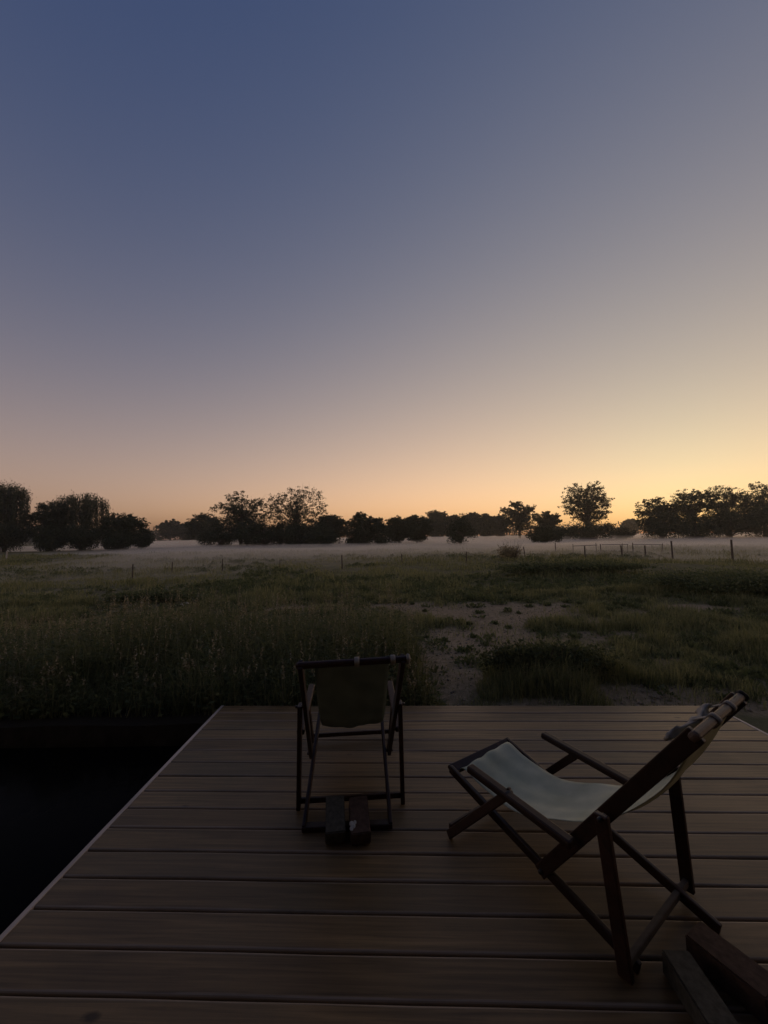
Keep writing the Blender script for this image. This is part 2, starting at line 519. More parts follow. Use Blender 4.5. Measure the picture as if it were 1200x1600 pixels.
b.inputs['Roughness'].default_value = 0.12
b.inputs['IOR'].default_value = 1.333
b.inputs['Specular IOR Level'].default_value = 0.025
tc = n.new('ShaderNodeTexCoord'); nz = n.new('ShaderNodeTexNoise'); nz.inputs['Scale'].default_value = 6; nz.inputs['Detail'].default_value = 3
l.new(tc.outputs['Object'], nz.inputs['Vector'])
bp = n.new('ShaderNodeBump'); bp.inputs['Strength'].default_value = 0.12; bp.inputs['Distance'].default_value = 0.02
l.new(nz.outputs[0], bp.inputs['Height']); l.new(bp.outputs[0], b.inputs['Normal'])
bm = bmesh.new()
bm.faces.new([bm.verts.new(p) for p in ((x0 + .03, y0 + .03, WATER_Z), (x1 - .004, y0 + .03, WATER_Z), (x1 - .004, y1 - .02, WATER_Z), (x0 + .03, y1 - .02, WATER_Z))])
tag(bm_obj('pond_water', bm, m), 'still black pond water beside the deck', kind='structure')

# ------------------------------------------------------------------ deck
deck = empty('wooden_deck', (0, 0, 0))
tag(deck, 'low wooden deck of wide weathered planks under both deck chairs', 'deck')
tv = Vector((math.cos(YAW), math.sin(YAW), 0))
nv = Vector((-math.sin(YAW), math.cos(YAW), 0))
def plank_mesh(length, seed):
    """one board along local x, top at z = 0, rounded long edges"""
    w, th, rd = 0.1418, 0.028, 0.0085
    prof = [(-w / 2, -th)]
    for k in range(4):
        t = math.pi / 2 * k / 3
        prof.append((-w / 2 + rd - rd * math.cos(t), -rd + rd * math.sin(t)))
    for k in range(4):
        t = math.pi / 2 * k / 3
        prof.append((w / 2 - rd + rd * math.sin(t), -rd + rd * math.cos(t)))
    prof.append((w / 2, -th))
    rr = random.Random(seed)
    bm = bmesh.new()
    N = 14
    rings = []
    warp = [rr.uniform(-.0014, .0014) for _ in range(N + 1)]
    side = [rr.uniform(-.0011, .0011) for _ in range(N + 1)]
    tw = rr.uniform(-.008, .008)
    for i in range(N + 1):
        x = length * i / N
        rings.append([bm.verts.new((x, py + side[i], pz + warp[i] + py * tw)) for py, pz in prof])
    for a, c in zip(rings, rings[1:]):
        for k in range(len(prof)):
            k2 = (k + 1) % len(prof)
            bm.faces.new((a[k], c[k], c[k2], a[k2]))
    bm.faces.new(rings[0])
    bm.faces.new(rings[-1][::-1])
    return bm
NB = 31
for i in range(NB):
    c = nv * (Y0 - STEP * (i + 0.5))
    # run from the left trim to the right trim
    ta = (XL + 0.002 - c.x) / tv.x
    tb = (XR - 0.002 - c.x) / tv.x
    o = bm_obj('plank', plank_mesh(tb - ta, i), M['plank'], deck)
    o.location = c + tv * ta + Vector((0, 0, random.uniform(-.0015, .0015)))
    o.rotation_euler = (0, 0, YAW)
def deck_y(i, x): return (nv * (Y0 - STEP * i)).y + (x - (nv * (Y0 - STEP * i)).x) * math.tan(YAW)
for x, s in ((XL - 0.0125, -1), (XR + 0.0125, 1)):
    bm = bmesh.new()
    add_bar(bm, (x, deck_y(0, x) - 0.004, -0.072), (x, deck_y(NB, x), -0.072), 0.025, 0.15, bevel=0.003)
    bm_obj('edge_board', bm, M['trim'], deck)
bm = bmesh.new()
xa, xb = XL, XR
add_bar(bm, (xa, deck_y(0, xa) + 0.0135, -0.085), (xb, deck_y(0, xb) + 0.0135, -0.085), 0.022, 0.115, bevel=0.003)
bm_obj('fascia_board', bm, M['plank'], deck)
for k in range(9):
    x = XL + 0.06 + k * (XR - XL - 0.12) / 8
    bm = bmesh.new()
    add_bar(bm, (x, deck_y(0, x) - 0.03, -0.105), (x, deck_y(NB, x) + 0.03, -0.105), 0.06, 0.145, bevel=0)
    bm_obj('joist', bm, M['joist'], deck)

# ------------------------------------------------------------------ unseen cabin behind the camera, added to shade the near boards
M['cabin'] = wood_mat('dark_cladding', (0.030, 0.026, 0.022), (0.060, 0.050, 0.042), rough=0.7)
cabin = empty('shade_cabin', (0, -1.1, -.13))
tag(cabin, 'unseen dark cabin with an overhang, added behind the camera to shade the deck', 'cabin')
bm = bmesh.new()
add_bar(bm, (-7, -.1, 2.6), (7, -.1, 2.6), .16, 5.4, bevel=0)
bm_obj('shade_wall', bm, M['cabin'], cabin)
bm = bmesh.new()
add_bar(bm, (-7, .82, 3.77), (7, .82, 3.77), 1.60, .08, bevel=.01)
bm_obj('shade_porch', bm, M['cabin'], cabin)
bm = bmesh.new()
add_bar(bm, (-7.2, -2.6, 5.35), (7.2, -2.6, 5.35), 5.2, .12, bevel=.01)
bm_obj('roof', bm, M['cabin'], cabin)
# ------------------------------------------------------------------ deck chairs
RIGHT = {
 'B1n': (0.376, 2.263, 0.233), 'B1f': (0.786, 2.493, 0.259), 'B2n': (0.901, 1.466, 0.020), 'B2f': (1.311, 1.595, 0.020),
 'A1n': (1.007, 1.268, 0.926), 'A1f': (1.379, 1.512, 0.933), 'A2n': (0.690, 1.768, 0.097), 'A2f': (1.080, 2.012, 0.113),
 'C1n': (0.817, 1.482, 0.529), 'C1f': (1.301, 1.776, 0.522), 'C2n': (0.853, 1.443, 0.020), 'C2f': (1.320, 1.754, 0.020),
 'R1n': (0.441, 2.018, 0.363), 'R1f': (0.960, 2.330, 0.363), 'R2n': (0.731, 1.596, 0.333), 'R2f': (1.220, 1.907, 0.339),
 'D1n': (0.582, 1.851, 0.375), 'D1f': (1.050, 2.173, 0.354), 'D2n': (0.326, 2.077, 0.020), 'D2f': (0.889, 2.451, 0.020)}
LEFT = {
 'B1n': (-0.520, 3.117, 0.340), 'B1f': (-0.058, 3.156, 0.340), 'B2n': (-0.461, 2.139, 0.020), 'B2f': (0.012, 2.153, 0.020),
 'A1n': (-0.438, 1.951, 0.938), 'A1f': (0.087, 1.993, 0.949), 'A2n': (-0.507, 2.566, 0.168), 'A2f': (0.012, 2.609, 0.158),
 'C1n': (-0.486, 2.202, 0.630), 'C1f': (0.067, 2.251, 0.616), 'C2n': (-0.515, 2.299, 0.020), 'C2f': (0.076, 2.336, 0.020),
 'R1n': (-0.576, 2.943, 0.431), 'R1f': (0.027, 2.994, 0.430), 'R2n': (-0.537, 2.398, 0.378), 'R2f': (0.074, 2.449, 0.363),
 'D1n': (-0.559, 2.735, 0.400), 'D1f': (0.044, 2.786, 0.400), 'D2n': (-0.581, 3.005, 0.020), 'D2f': (0.021, 3.056, 0.020)}

def catmull(P, n):
    P = [np.array(p, float) for p in P]
    P = [2 * P[0] - P[1]] + P + [2 * P[-1] - P[-2]]
    out = []
    for i in range(1, len(P) - 2):
        for t in np.linspace(0, 1, n, endpoint=False):
            a, b, c, d = P[i - 1], P[i], P[i + 1], P[i + 2]
            out.append(0.5 * ((2 * b) + (-a + c) * t + (2 * a - 5 * b + 4 * c - d) * t * t + (-a + 3 * b - 3 * c + d) * t ** 3))
    out.append(P[-2])
    return out

def make_chair(T, label, group, canvas, loops, loop_part):
    P = {k: Vector(v) for k, v in T.items()}
    base = (P['B2n'] + P['B2f'] + P['D2n'] + P['D2f']) / 4
    base.z = 0
    root = empty('deck_chair', base)
    tag(root, label, 'deck chair', group)
    for k in P: P[k] = P[k] - base
    lat = (P['C2f'] - P['C2n']).normalized()
    lat_b = (P['B1f'] - P['B1n']).normalized()
    def bar(name, a, b, ws, wu, up, mat='mahogany', ext=0.015, bevel=0.005):
        bm = bmesh.new()
        add_bar(bm, a, b, ws, wu, up, bevel, ext)
        # keep local origin at the bar's middle so grain differs from bar to bar
        mid = (Vector(a) + Vector(b)) / 2
        bmesh.ops.translate(bm, verts=bm.verts, vec=-mid)
        o = bm_obj(name, bm, M[mat], root)
        o.location = mid
        return o
    def bolt(p, d, r=0.009, ln=0.05, par=None):
        bm = bmesh.new()
        d = Vector(d)
        add_tube(bm, [p - d * ln / 2, p - d * (ln / 2 - .004), p + d * (ln / 2 - .004), p + d * ln / 2], [r * .75, r, r, r * .75], 8)
        bm_obj('bolt', bm, M['steel'], root, True)
    up = Vector((0, 0, 1))
    for s in 'nf':
        out = -lat if s == 'n' else lat
        bar('back_rail', P['A1' + s], P['A2' + s], 0.024, 0.055, up, ext=0.02)
        bar('seat_rail', P['B1' + s], P['B2' + s], 0.022, 0.044, up, ext=0.012)
        c2 = P['C2' + s].copy()
        bar('rear_leg', P['C1' + s] + out * 0.012, c2 + out * 0.012, 0.024, 0.050, (P['B1n'] - P['B2n']), ext=0.012)
        bar('front_leg', P['D1' + s], P['D2' + s], 0.022, 0.040, (P['B1n'] - P['B2n']), ext=0.010)
        ob = bar('armrest', P['R1' + s] + up * 0.018, P['R2' + s] + up * 0.018 , 0.048, 0.034, up, 'arm_wood', ext=0.02, bevel=0.010)
        bolt(P['D1' + s] + out * 0.012, out, 0.013, 0.045)
        bolt(P['A2' + s], out, 0.010, 0.05)
        bolt(P['C1' + s] + out * 0.014, out, 0.009, 0.05)
    # cross bars
    bar('seat_front_bar', P['B1n'], P['B1f'], 0.055, 0.024, (P['A1n'] - P['A2n']), ext=0.012)
    if not loop_part: bar('rear_crossbar', P['B2n'] - up * 0.003, P['B2f'] - up * 0.003, 0.045, 0.028, up, ext=0.01)
    bar('leg_crossbar', P['C2n'] + up * 0.030, P['C2f'] + up * 0.030, 0.022, 0.030, up, 'joist' if loop_part else 'mahogany', ext=0.0)
    bar('front_crossbar', P['D2n'] + up * 0.035, P['D2f'] + up * 0.035, 0.020, 0.030, up, ext=0.0)
    # top bar
    fw = (P['B1n'] + P['B1f'] - P['B2n'] - P['B2f'])
    fw.z = 0
    fw.normalize()
    ax = (P['A1f'] - P['A1n']).normalized()
    rail = (P['A1n'] - P['A2n']).normalized()
    t0, t1 = P['A1n'] + rail * 0.012, P['A1f'] + rail * 0.012
    tb = bar('top_bar', t0 - ax * 0.012, t1 + ax * 0.016, 0.030, 0.037, rail, 'bar_wood' if loop_part else 'mahogany', ext=0.012, bevel=0.012)
    for p, d in ((t1 + ax * 0.027, 1),):
        bm = bmesh.new()
        add_bar(bm, p - ax * 0.012, p + ax * 0.012, 0.042, 0.052, rail, bevel=0.014, seg=3)
        bm_obj('end_cap', bm, M['cap'] if loop_part else M['strap'], root)
    for t in loops:
        c = t0.lerp(t1, t)
        bm = bmesh.new()
        # a flat band round the bar
        d, sv, uv = frame_from(ax, rail)
        pr = []
        N = 16
        for k in range(N):
            a = 2 * math.pi * k / N
            ca, sa = math.cos(a), math.sin(a)
            q = (abs(ca) ** 4 + abs(sa) ** 4) ** 0.25
            pr.append((ca / q, sa / q))
        for sgn in (0,):
            rings = []
            for off, rs in ((-.013, 0), (-.012, .0035), (.012, .0035), (.013, 0)):
                rings.append([bm.verts.new(c + ax * off + sv * (x * (.0165 + rs)) + uv * (y * (.0200 + rs))) for x, y in pr])
            for a, b in zip(rings, rings[1:]):
                for k in range(N):
                    bm.faces.new((a[k], a[(k + 1) % N], b[(k + 1) % N], b[k]))
        bm_obj('strap', bm, M['strap'], root, True)
    # sling: one canvas sheet from the front bar to the top bar
    prof = [(0.945, 0.232), (0.90, 0.266), (0.80, 0.236), (0.69, 0.228), (0.57, 0.238), (0.45, 0.277), (0.35, 0.325), (0.25, 0.380), (0.15, 0.450), (0.06, 0.530), (-0.06, 0.690), (-0.135, 0.845), (-0.172, 0.945)]
    f0 = (P['B1n'] + P['B1f']) / 2
    t_mid = (t0 + t1) / 2
    curve = catmull([(u, z, 0) for u, z in prof], 4)
    curve = [(c[0], c[1]) for c in curve]
    ua, za = curve[0]
    ub, zb = curve[-1]
    nu, nvv = len(curve), 19
    bm = bmesh.new()
    grid = []
    fdir = (f0 - t_mid)
    fdir.z = 0
    fl = fdir.length
    fdir.normalize()
    half = 0.192
    for i, (u, z) in enumerate(curve):
        k = (u - ub) / (ua - ub)
        ww = i / (nu - 1)
        zz = z + (1 - ww) * (f0.z - 0.012 - za + 0.004) + ww * (t_mid.z + 0.012 - zb)
        c = Vector((t_mid.x, t_mid.y, 0)) + fdir * (k * fl)
        lt = lat_b.lerp(ax, ww).normalized()
        row = []
        for j in range(nvv):
            s = -1 + 2 * j / (nvv - 1)
            sag = -0.020 * (1 - s * s) * math.sin(math.pi * min(1, max(0, ww * 0.95 + 0.02)))
            rip = 0.006 * math.sin(5 * s + 9 * ww) * ww + 0.0035 * math.sin(23 * ww + 3 * s) + 0.003 * math.sin(9 * s - 14 * ww) + 0.002 * math.exp(-((ww - .06) / .04) ** 2) * math.sin(11 * s)
            pinch = 1 - 0.05 * math.sin(math.pi * ww)
            row.append(bm.verts.new(c + lt * (s * half * pinch) + up * (zz + sag + rip) + up * (s * (P['B1f'].z - P['B1n'].z) / 2 * (1 - ww))))
        grid.append(row)
    for a, b in zip(grid, grid[1:]):
        for j in range(nvv - 1):
            bm.faces.new((a[j], a[j + 1], b[j + 1], b[j]))
    bmesh.ops.recalc_face_normals(bm, faces=bm.faces)
    o = bm_obj('sling', bm, M[canvas], root, True)
    md = o.modifiers.new('thickness', 'SOLIDIFY')
    md.thickness = 0.003
    md.offset = 0
    if loop_part:
        # rumpled cloth bunched up just below the top bar, tied on by the straps
        cc = t0.lerp(t1, 0.42) + fdir * 0.040 - rail * 0.022
        bm = bmesh.new()
        L = 0.33
        N, K = 34, 12
        rg = []
        for i in range(N + 1):
            t = i / N
            p = cc + ax * ((t - 0.5) * L) - rail * (0.012 * math.cos(5 * t) + 0.035 * (1 - t)) + fdir * (0.012 * math.sin(8 * t + 1))
            ring = []
            rad = 0.72 * (0.013 + 0.009 * math.sin(math.pi * t) ** 0.5 + 0.004 * math.sin(19 * t) + 0.003 * math.sin(41 * t + 2)) * (0.35 if i in (0, N) else 1)
            d, sv, uv = frame_from(ax, rail)
            for k in range(K):
                a = 2 * math.pi * k / K
                rr = rad * (1 + 0.28 * math.sin(3 * a + 11 * t) + 0.15 * math.sin(5 * a - 17 * t))
                ring.append(bm.verts.new(p + sv * (rr * 0.8 * math.cos(a)) + uv * (rr * 1.35 * math.sin(a))))
            rg.append(ring)
        for a, b in zip(rg, rg[1:]):
            for k in range(K):
                bm.faces.new((a[k], a[(k + 1) % K], b[(k + 1) % K], b[k]))
        bm.faces.new(rg[0]); bm.faces.new(rg[-1])
        bm_obj('headrest_cloth', bm, M['strap'], root, True)
        for t in loops:
            c = t0.lerp(t1, t)
            bm = bmesh.new()
            add_bar(bm, c + rail * 0.022 + fdir * 0.01, c + fdir * 0.05 - rail * 0.03, 0.022, 0.003, ax.cross(rail), bevel=0)
            bm_obj('tie', bm, M['strap'], root)
    return root

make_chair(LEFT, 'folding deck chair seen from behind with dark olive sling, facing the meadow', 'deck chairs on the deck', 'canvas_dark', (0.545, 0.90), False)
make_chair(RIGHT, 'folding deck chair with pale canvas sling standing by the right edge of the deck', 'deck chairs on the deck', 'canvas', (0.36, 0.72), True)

# pavers holding the chairs
def paver(loc, yaw, tilt, mat, label, size=(0.105, 0.21, 0.075), patch=False):
    bm = bmesh.new()
    bmesh.ops.create_cube(bm, size=1)
    bmesh.ops.scale(bm, vec=size, verts=bm.verts)
    bmesh.ops.translate(bm, vec=(0, 0, size[2] / 2), verts=bm.verts)
    bmesh.ops.bevel(bm, geom=bm.edges[:], offset=0.005, segments=2, affect='EDGES')
    bmesh.ops.subdivide_edges(bm, edges=bm.edges[:], cuts=1, use_grid_fill=True)
    for v in bm.verts:
        v.co += Vector((random.uniform(-1, 1), random.uniform(-1, 1), random.uniform(-1, 1))) * 0.0011
    o = bm_obj('paver_block', bm, M[mat])
    o.location = loc
    o.rotation_euler = (tilt, 0, yaw)
    tag(o, label, 'paving block', 'paving blocks weighing down the chairs')
    if patch:
        bm = bmesh.new()
        for (x, y, r) in ((-0.045, -0.05, .012), (-0.036, -0.062, .011), (-0.047, -0.075, .010), (-0.028, -0.045, .009)):
            bmesh.ops.create_icosphere(bm, subdivisions=2, radius=r, matrix=Matrix.Translation((x, y, size[2])) @ Matrix.Diagonal((1, 1.3, .28, 1)))
        bm_obj('mortar_patch', bm, M['mortar'], o, True)
    return o
paver((-0.290, 2.140, 0.030), R(8), R(14), 'paver_grey', 'grey paving block behind the left deck chair, nearer the pond')
paver((-0.158, 2.132, 0.030), R(8), R(14), 'paver_red', 'reddish brick with a pale mortar spot behind the left deck chair', patch=True)
paver((1.035, 1.352, 0.001), R(-3), 0, 'paver_grey', 'grey paving block on deck nearest the foot of the pale canvas chair', (0.098, 0.215, 0.08))
paver((1.212, 1.425, 0.001), R(28), 0, 'paver_red', 'brownish brick lying skewed at the right edge beside the grey block', (0.115, 0.225, 0.09))

# ------------------------------------------------------------------ plants near the deck
def px_to_world(px, d, top=None):
    """forward distance d and photo column -> x; optional photo row -> height"""
    x = (px - 600) * d / F_PX
    if top is None: return x
    return x, CAM_H + (838 - (px - 600) * ROLL - top) * d / F_PX

def blade_mesh(name, P, h, w, az, bend, seg2=True):
    n = len(P)
    ca, sa = np.cos(az), np.sin(az)
    sx, sy = -sa * w / 2, ca * w / 2
    V = np.zeros((n, 5, 3))
    V[:, 0] = P + np.stack([sx, sy, 0 * h], 1)
    V[:, 1] = P - np.stack([sx, sy, 0 * h], 1)
    mid = P + np.stack([ca * bend * h * .3, sa * bend * h * .3, h * .58], 1)
    V[:, 2] = mid - np.stack([sx, sy, 0 * h], 1) * .8
    V[:, 3] = mid + np.stack([sx, sy, 0 * h], 1) * .8
    V[:, 4] = P + np.stack([ca * bend * h, sa * bend * h, h * (1 - .25 * bend)], 1)
    return mesh_quads(name, V, 5, [(0, 1, 2, 3), (3, 2, 4)])

def leaf_quads(C, size, tilt=1.0, long=1.6, dirs=None):
    """bent diamond leaves at centres C"""
    n = len(C)
    if dirs is None:
        d = rng.normal(size=(n, 3))
        d[:, 2] *= tilt
    else:
        d = dirs + rng.normal(size=(n, 3)) * .35
    d /= np.linalg.norm(d, axis=1, keepdims=True) + 1e-9
    q = rng.normal(size=(n, 3))
    s = np.cross(d, q)
    s /= np.linalg.norm(s, axis=1, keepdims=True) + 1e-9
    nn = np.cross(d, s)
    size = np.broadcast_to(size, (n,))[:, None]
    V = np.zeros((n, 4, 3))
    V[:, 0] = C - d * size * long * .5
    V[:, 1] = C + s * size * .5 + nn * size * .12
    V[:, 2] = C + d * size * long * .5
    V[:, 3] = C - s * size * .5 + nn * size * .12
    return V

def stuff_obj(name, me, mat, label):
    o = link_mesh(name, me, mat)
    tag(o, label, kind='stuff')
    return o

# tall verge left of the sandy gap
def verge_pts(n, seed):
    r = np.random.default_rng(seed)
    x = r.uniform(-8.5, 0.62, n)
    y = 3.70 + .05 * sstep(-1.2, -1.9, x) + 3.0 * r.random(n) ** 1.25
    lim = 0.50 - 0.10 * (y - 3.7) + 0.25 * (vnoise(x, y, .5) - .5)
    k = (x < lim) & (r.random(n) < 0.35 + 0.9 * vnoise(x, y, .55, 2))
    return x[k], y[k], r
def verge_h(x, y):
    h = 0.34 + 0.42 * sstep(3.62, 4.5, y) + 0.20 * (vnoise(x, y, 0.8, 4) - 0.5) + 0.22 * (vnoise(x, y, 0.25, 8) - .5)
    return h * (1 - 0.55 * sstep(5.5, 6.8, y)) * (1 - 0.35 * sstep(-3.2, -5.5, x)) * (1 - .5 * sstep(0.1, .6, x))
x, y, r = verge_pts(30000, 1)
h = np.maximum(.08, verge_h(x, y) * r.uniform(.55, 1.12, len(x)))
P = np.stack([x, y, ground_z(x, y) - .01], 1)
me = blade_mesh('tall_grass', P, h, r.uniform(.005, .012, len(x)), r.uniform(0, 6.28, len(x)), r.uniform(.12, 1.15, len(x)) ** 1.2)
stuff_obj('tall_grass', me, M['tall'], 'tall uncut grass along the pond bank left of the sandy gap')
# leafy weeds in it
x, y, r = verge_pts(3200, 2)
hh = verge_h(x, y) * r.uniform(.7, 1.15, len(x))
C, D, SZ = [], [], []
for i in range(len(x)):
    k = r.integers(9, 18)
    t = np.linspace(.18, 1, k)
    a = r.uniform(0, 6.28) + np.arange(k) * 2.4
    lr = .07 * (1.15 - t) + .012
    lean = r.normal(0, .12, 2)
    C.append(np.stack([x[i] + np.cos(a) * lr + lean[0] * t * hh[i], y[i] + np.sin(a) * lr + lean[1] * t * hh[i], ground_z(x[i], y[i]) + t * hh[i]], 1))
    D.append(np.stack([np.cos(a), np.sin(a), np.full(k, .25)], 1))
    SZ.append((.030 * (1.25 - .8 * t)) * r.uniform(.7, 1.3))
me = mesh_quads('verge_weeds', leaf_quads(np.concatenate(C), np.concatenate(SZ), long=2.6, dirs=np.concatenate(D)), 4, [(0, 1, 2, 3)])
stuff_obj('verge_weeds', me, M['weed'], 'leafy weeds growing up through the tall grass by the pond')
# dry seed stalks
x, y, r = verge_pts(1700, 3)
hh = verge_h(x, y) * r.uniform(.9, 1.35, len(x))
bm = None
Pz = ground_z(x, y)
me = blade_mesh('dry_stalks', np.stack([x, y, Pz], 1), hh, np.full(len(x), .0045), r.uniform(0, 6.28, len(x)), r.uniform(0, .35, len(x)))
stuff_obj('dry_stalks', me, M['dry'], 'thin pale seed stalks above the tall grass')
C = []
for i in range(len(x)):
    k = 8
    t = np.linspace(.84, 1.0, k)
    C.append(np.stack([x[i] + r.normal(0, .007, k), y[i] + r.normal(0, .007, k), Pz[i] + t * hh[i]], 1))
me = mesh_quads('seed_heads', leaf_quads(np.concatenate(C), .015, long=2.0), 4, [(0, 1, 2, 3)])
stuff_obj('seed_heads', me, M['dry'], 'small seed heads on the stalks of the tall grass')

# meadow grass, thinning on the sand, ever broader blades with distance
def meadow(n, d0, d1, seed, mult, hs, ws, name, mat, label, thr=None):
    r = np.random.default_rng(seed)
    d = d0 * (d1 / d0) ** r.random(n)
    a = r.uniform(-1.08, 1.08, n)
    x = d * np.tan(a * .80) if False else d * r.uniform(-1.25, 1.25, n)
    y = d
    s = sand_amount(x, y)
    cl = vnoise(x, y, .9, 12) * .55 + vnoise(x, y, .33, 21) * .45
    far_cl = vnoise(x, y, 2.6, 31)
    ok = (r.random(n) > s * .95) & (y > 3.68) & (r.random(n) < sstep(.22, .62, cl * .6 + far_cl * .5)) & ~((x < .35) & (y < 5.2))
    x, y, d, cl, far_cl, s = x[ok], y[ok], d[ok], cl[ok], far_cl[ok], s[ok]
    k = len(x)
    h = hs * (.35 + 1.3 * sstep(.3, .8, cl)) * (.6 + .8 * sstep(.35, .75, far_cl)) * r.uniform(.5, 1.3, k) * (1 - .6 * s)
    P = np.stack([x, y, ground_z(x, y) - .01], 1)
    me = blade_mesh(name, P, h, ws * d * r.uniform(.6, 1.4, k), r.uniform(0, 6.28, k), r.uniform(.1, .9, k))
    return stuff_obj(name, me, mat, label)
meadow(150000, 3.7, 11, 4, 1, .15, .0016, 'meadow_grass', M['grass'], 'low patchy grass on the rough ground beyond the deck')
meadow(110000, 10, 45, 5, 1, .17, .0018, 'meadow_grass', M['grass'], 'rough meadow grass running out to the mist')
# scattered leafy clumps (docks, thistles) in the rough ground
def clumps(n, d0, d1, seed, hmul, leafsz, name, label, mat, region=None):
    r = np.random.default_rng(seed)
    C, D, SZ = [], [], []
    tries = 0
    while len(C) < n and tries < n * 30:
        tries += 1
        y = d0 * (d1 / d0) ** r.random()
        x = y * r.uniform(-1.2, 1.2)
        if region is not None and not region(x, y, r): continue
        if float(sand_amount(np.array([x]), np.array([y]))[0]) > .45 and r.random() > .16: continue
        if x < .3 and y < 5.5: continue
        if 0.7 < x < 2.9 and y < 5.0: continue
        hgt = hmul * r.uniform(.5, 1.4) * (1 + .02 * y)
        w = hgt * r.uniform(1.0, 2.2)
        k = int(r.integers(26, 60))
        u = r.normal(size=(k, 3))
        u /= np.linalg.norm(u, axis=1, keepdims=True)
        u[:, 2] = np.abs(u[:, 2])
        rad = r.random(k) ** .4
        C.append(np.stack([x + u[:, 0] * rad * w, y + u[:, 1] * rad * w, float(ground_z(x, y)) + u[:, 2] * rad * hgt], 1))
        D.append(u + np.array([0, 0, .5]))
        SZ.append(leafsz * (1 + .05 * y) * r.uniform(.6, 1.4, k))
    me = mesh_quads(name, leaf_quads(np.concatenate(C), np.concatenate(SZ), long=2.0, dirs=np.concatenate(D)), 4, [(0, 1, 2, 3)])
    return stuff_obj(name, me, mat, label)
clumps(1500, 3.9, 14, 6, .075, .026, 'meadow_weeds', 'small leafy weeds dotted over the rough ground', M['weed'])
clumps(1100, 9, 32, 8, .13, .028, 'meadow_weeds', 'darker weed clumps scattered through the meadow', M['weed'],
       lambda x, y, r: vnoise(x, y, 4.0, 17) > .5)
# fallen stalks and litter on the sand
r = np.random.default_rng(9)
xx, yy = r.uniform(-1.5, 5.5, 5000), 3.7 + 6.5 * r.random(5000) ** 1.3
k = sand_amount(xx, yy) > .25
xx, yy = xx[k], yy[k]
me = blade_mesh('plant_litter', np.stack([xx, yy, ground_z(xx, yy) + .004], 1), r.uniform(.015, .05, len(xx)), r.uniform(.004, .012, len(xx)), r.uniform(0, 6.28, len(xx)), r.uniform(.9, 1.6, len(xx)))
stuff_obj('plant_litter', me, M['dry'], 'bits of dead stalk lying on the bare sand')
# little clods and stones on the sand
xx, yy = r.uniform(-1.5, 6, 2600), 3.7 + 6.5 * r.random(2600) ** 1.3
k = sand_amount(xx, yy) > .2
xx, yy = xx[k], yy[k]
n_ = len(xx)
sz = r.uniform(.006, .028, n_) ** 1.0
V = np.zeros((n_, 6, 3))
for i_, dv in enumerate(((1, 0, 0), (-1, 0, 0), (0, 1, 0), (0, -1, 0), (0, 0, .8), (0, 0, -.4))):
    V[:, i_] = np.stack([xx, yy, ground_z(xx, yy) + .003], 1) + np.array(dv) * sz[:, None] * r.uniform(.6, 1.3, (n_, 1))
me = mesh_quads('sand_clods', V, 6, [(0, 2, 4), (2, 1, 4), (1, 3, 4), (3, 0, 4), (2, 0, 5), (1, 2, 5), (3, 1, 5), (0, 3, 5)])
M['clod'] = noisy_mat('sand_clod', [(0.3, (0.17, 0.13, 0.09)), (0.7, (0.34, 0.27, 0.19))], 9, 0.95, 0.3, 0.01)
stuff_obj('sand_clods', me, M['clod'], 'small clods and pebbles on the bare sand')

# bushes built from leaves and stems
def leafy_bush(name, cx, cy, rx, ry, hgt, nleaf, size, mat, label, group=None, cat='bush', seed=0, stems=14, twiggy=0.0):
    r = np.random.default_rng(seed)
    z0 = float(ground_z(cx, cy))
    root = empty(name, (cx, cy, z0))
    tag(root, label, cat, group)
    lob = [(r.uniform(-.65, .65), r.uniform(-.6, .6), r.uniform(.30, .62), r.uniform(.30, .5)) for _ in range(12)] + [(0, 0, .5, .62)]
    C = []
    per = nleaf // len(lob)
    for a, c_, hz, rr in lob:
        u = r.normal(size=(per, 3))
        u /= np.linalg.norm(u, axis=1, keepdims=True)
        rad = rr * r.random((per, 1)) ** .45 * (1 + .25 * r.normal(size=(per, 1)))
        p = np.array([a, c_, hz]) + u * rad * np.array([1, 1, .95])
        p[:, 2] = np.abs(p[:, 2])
        C.append(p * np.array([rx, ry, hgt]))
    C = np.concatenate(C)
    me = mesh_quads('foliage', leaf_quads(C, size * r.uniform(.6, 1.4, len(C)), long=1.5), 4, [(0, 1, 2, 3)])
    link_mesh('foliage', me, mat, root)
    bm = bmesh.new()
    for i in range(stems):
        a = r.uniform(0, 6.28)
        e = Vector((math.cos(a) * rx * r.uniform(.3, 1.0), math.sin(a) * ry * r.uniform(.3, 1.0), hgt * r.uniform(.6, 1.15 + twiggy)))
        s = Vector((e.x * .25, e.y * .25, -0.03))
        mid = (s + e) / 2 + Vector((0, 0, hgt * .12))
        q = max(.004, size * .06)
        add_tube(bm, [s, mid, e], [q * 1.5, q, q * .4], 4, False)
    bm_obj('stem', bm, M['bark'], root)
    return root
leafy_bush('bramble_bush', 1.80, 4.42, .80, .36, .38, 8000, .026, M['bramble'], 'low dense bramble bush on the sand just beyond the deck edge', seed=21)
leafy_bush('weed_mound', 8.9, 9.7, 2.5, 1.1, .52, 12000, .036, M['weed'], 'wide dark mound of weeds below the rail fence on the right', cat='weed mound', seed=22)
leafy_bush('weed_mound', 7.4, 14.8, 3.2, 1.1, .45, 8000, .055, M['weed'], 'long low bank of dark weeds in front of the dead-twig bush', cat='weed mound', seed=23)
leafy_bush('weed_mound', -6.4, 10.6, 1.6, .6, .36, 4500, .045, M['weed'], 'dark weed clump in the left meadow beside small white flowers', cat='weed mound', seed=24)
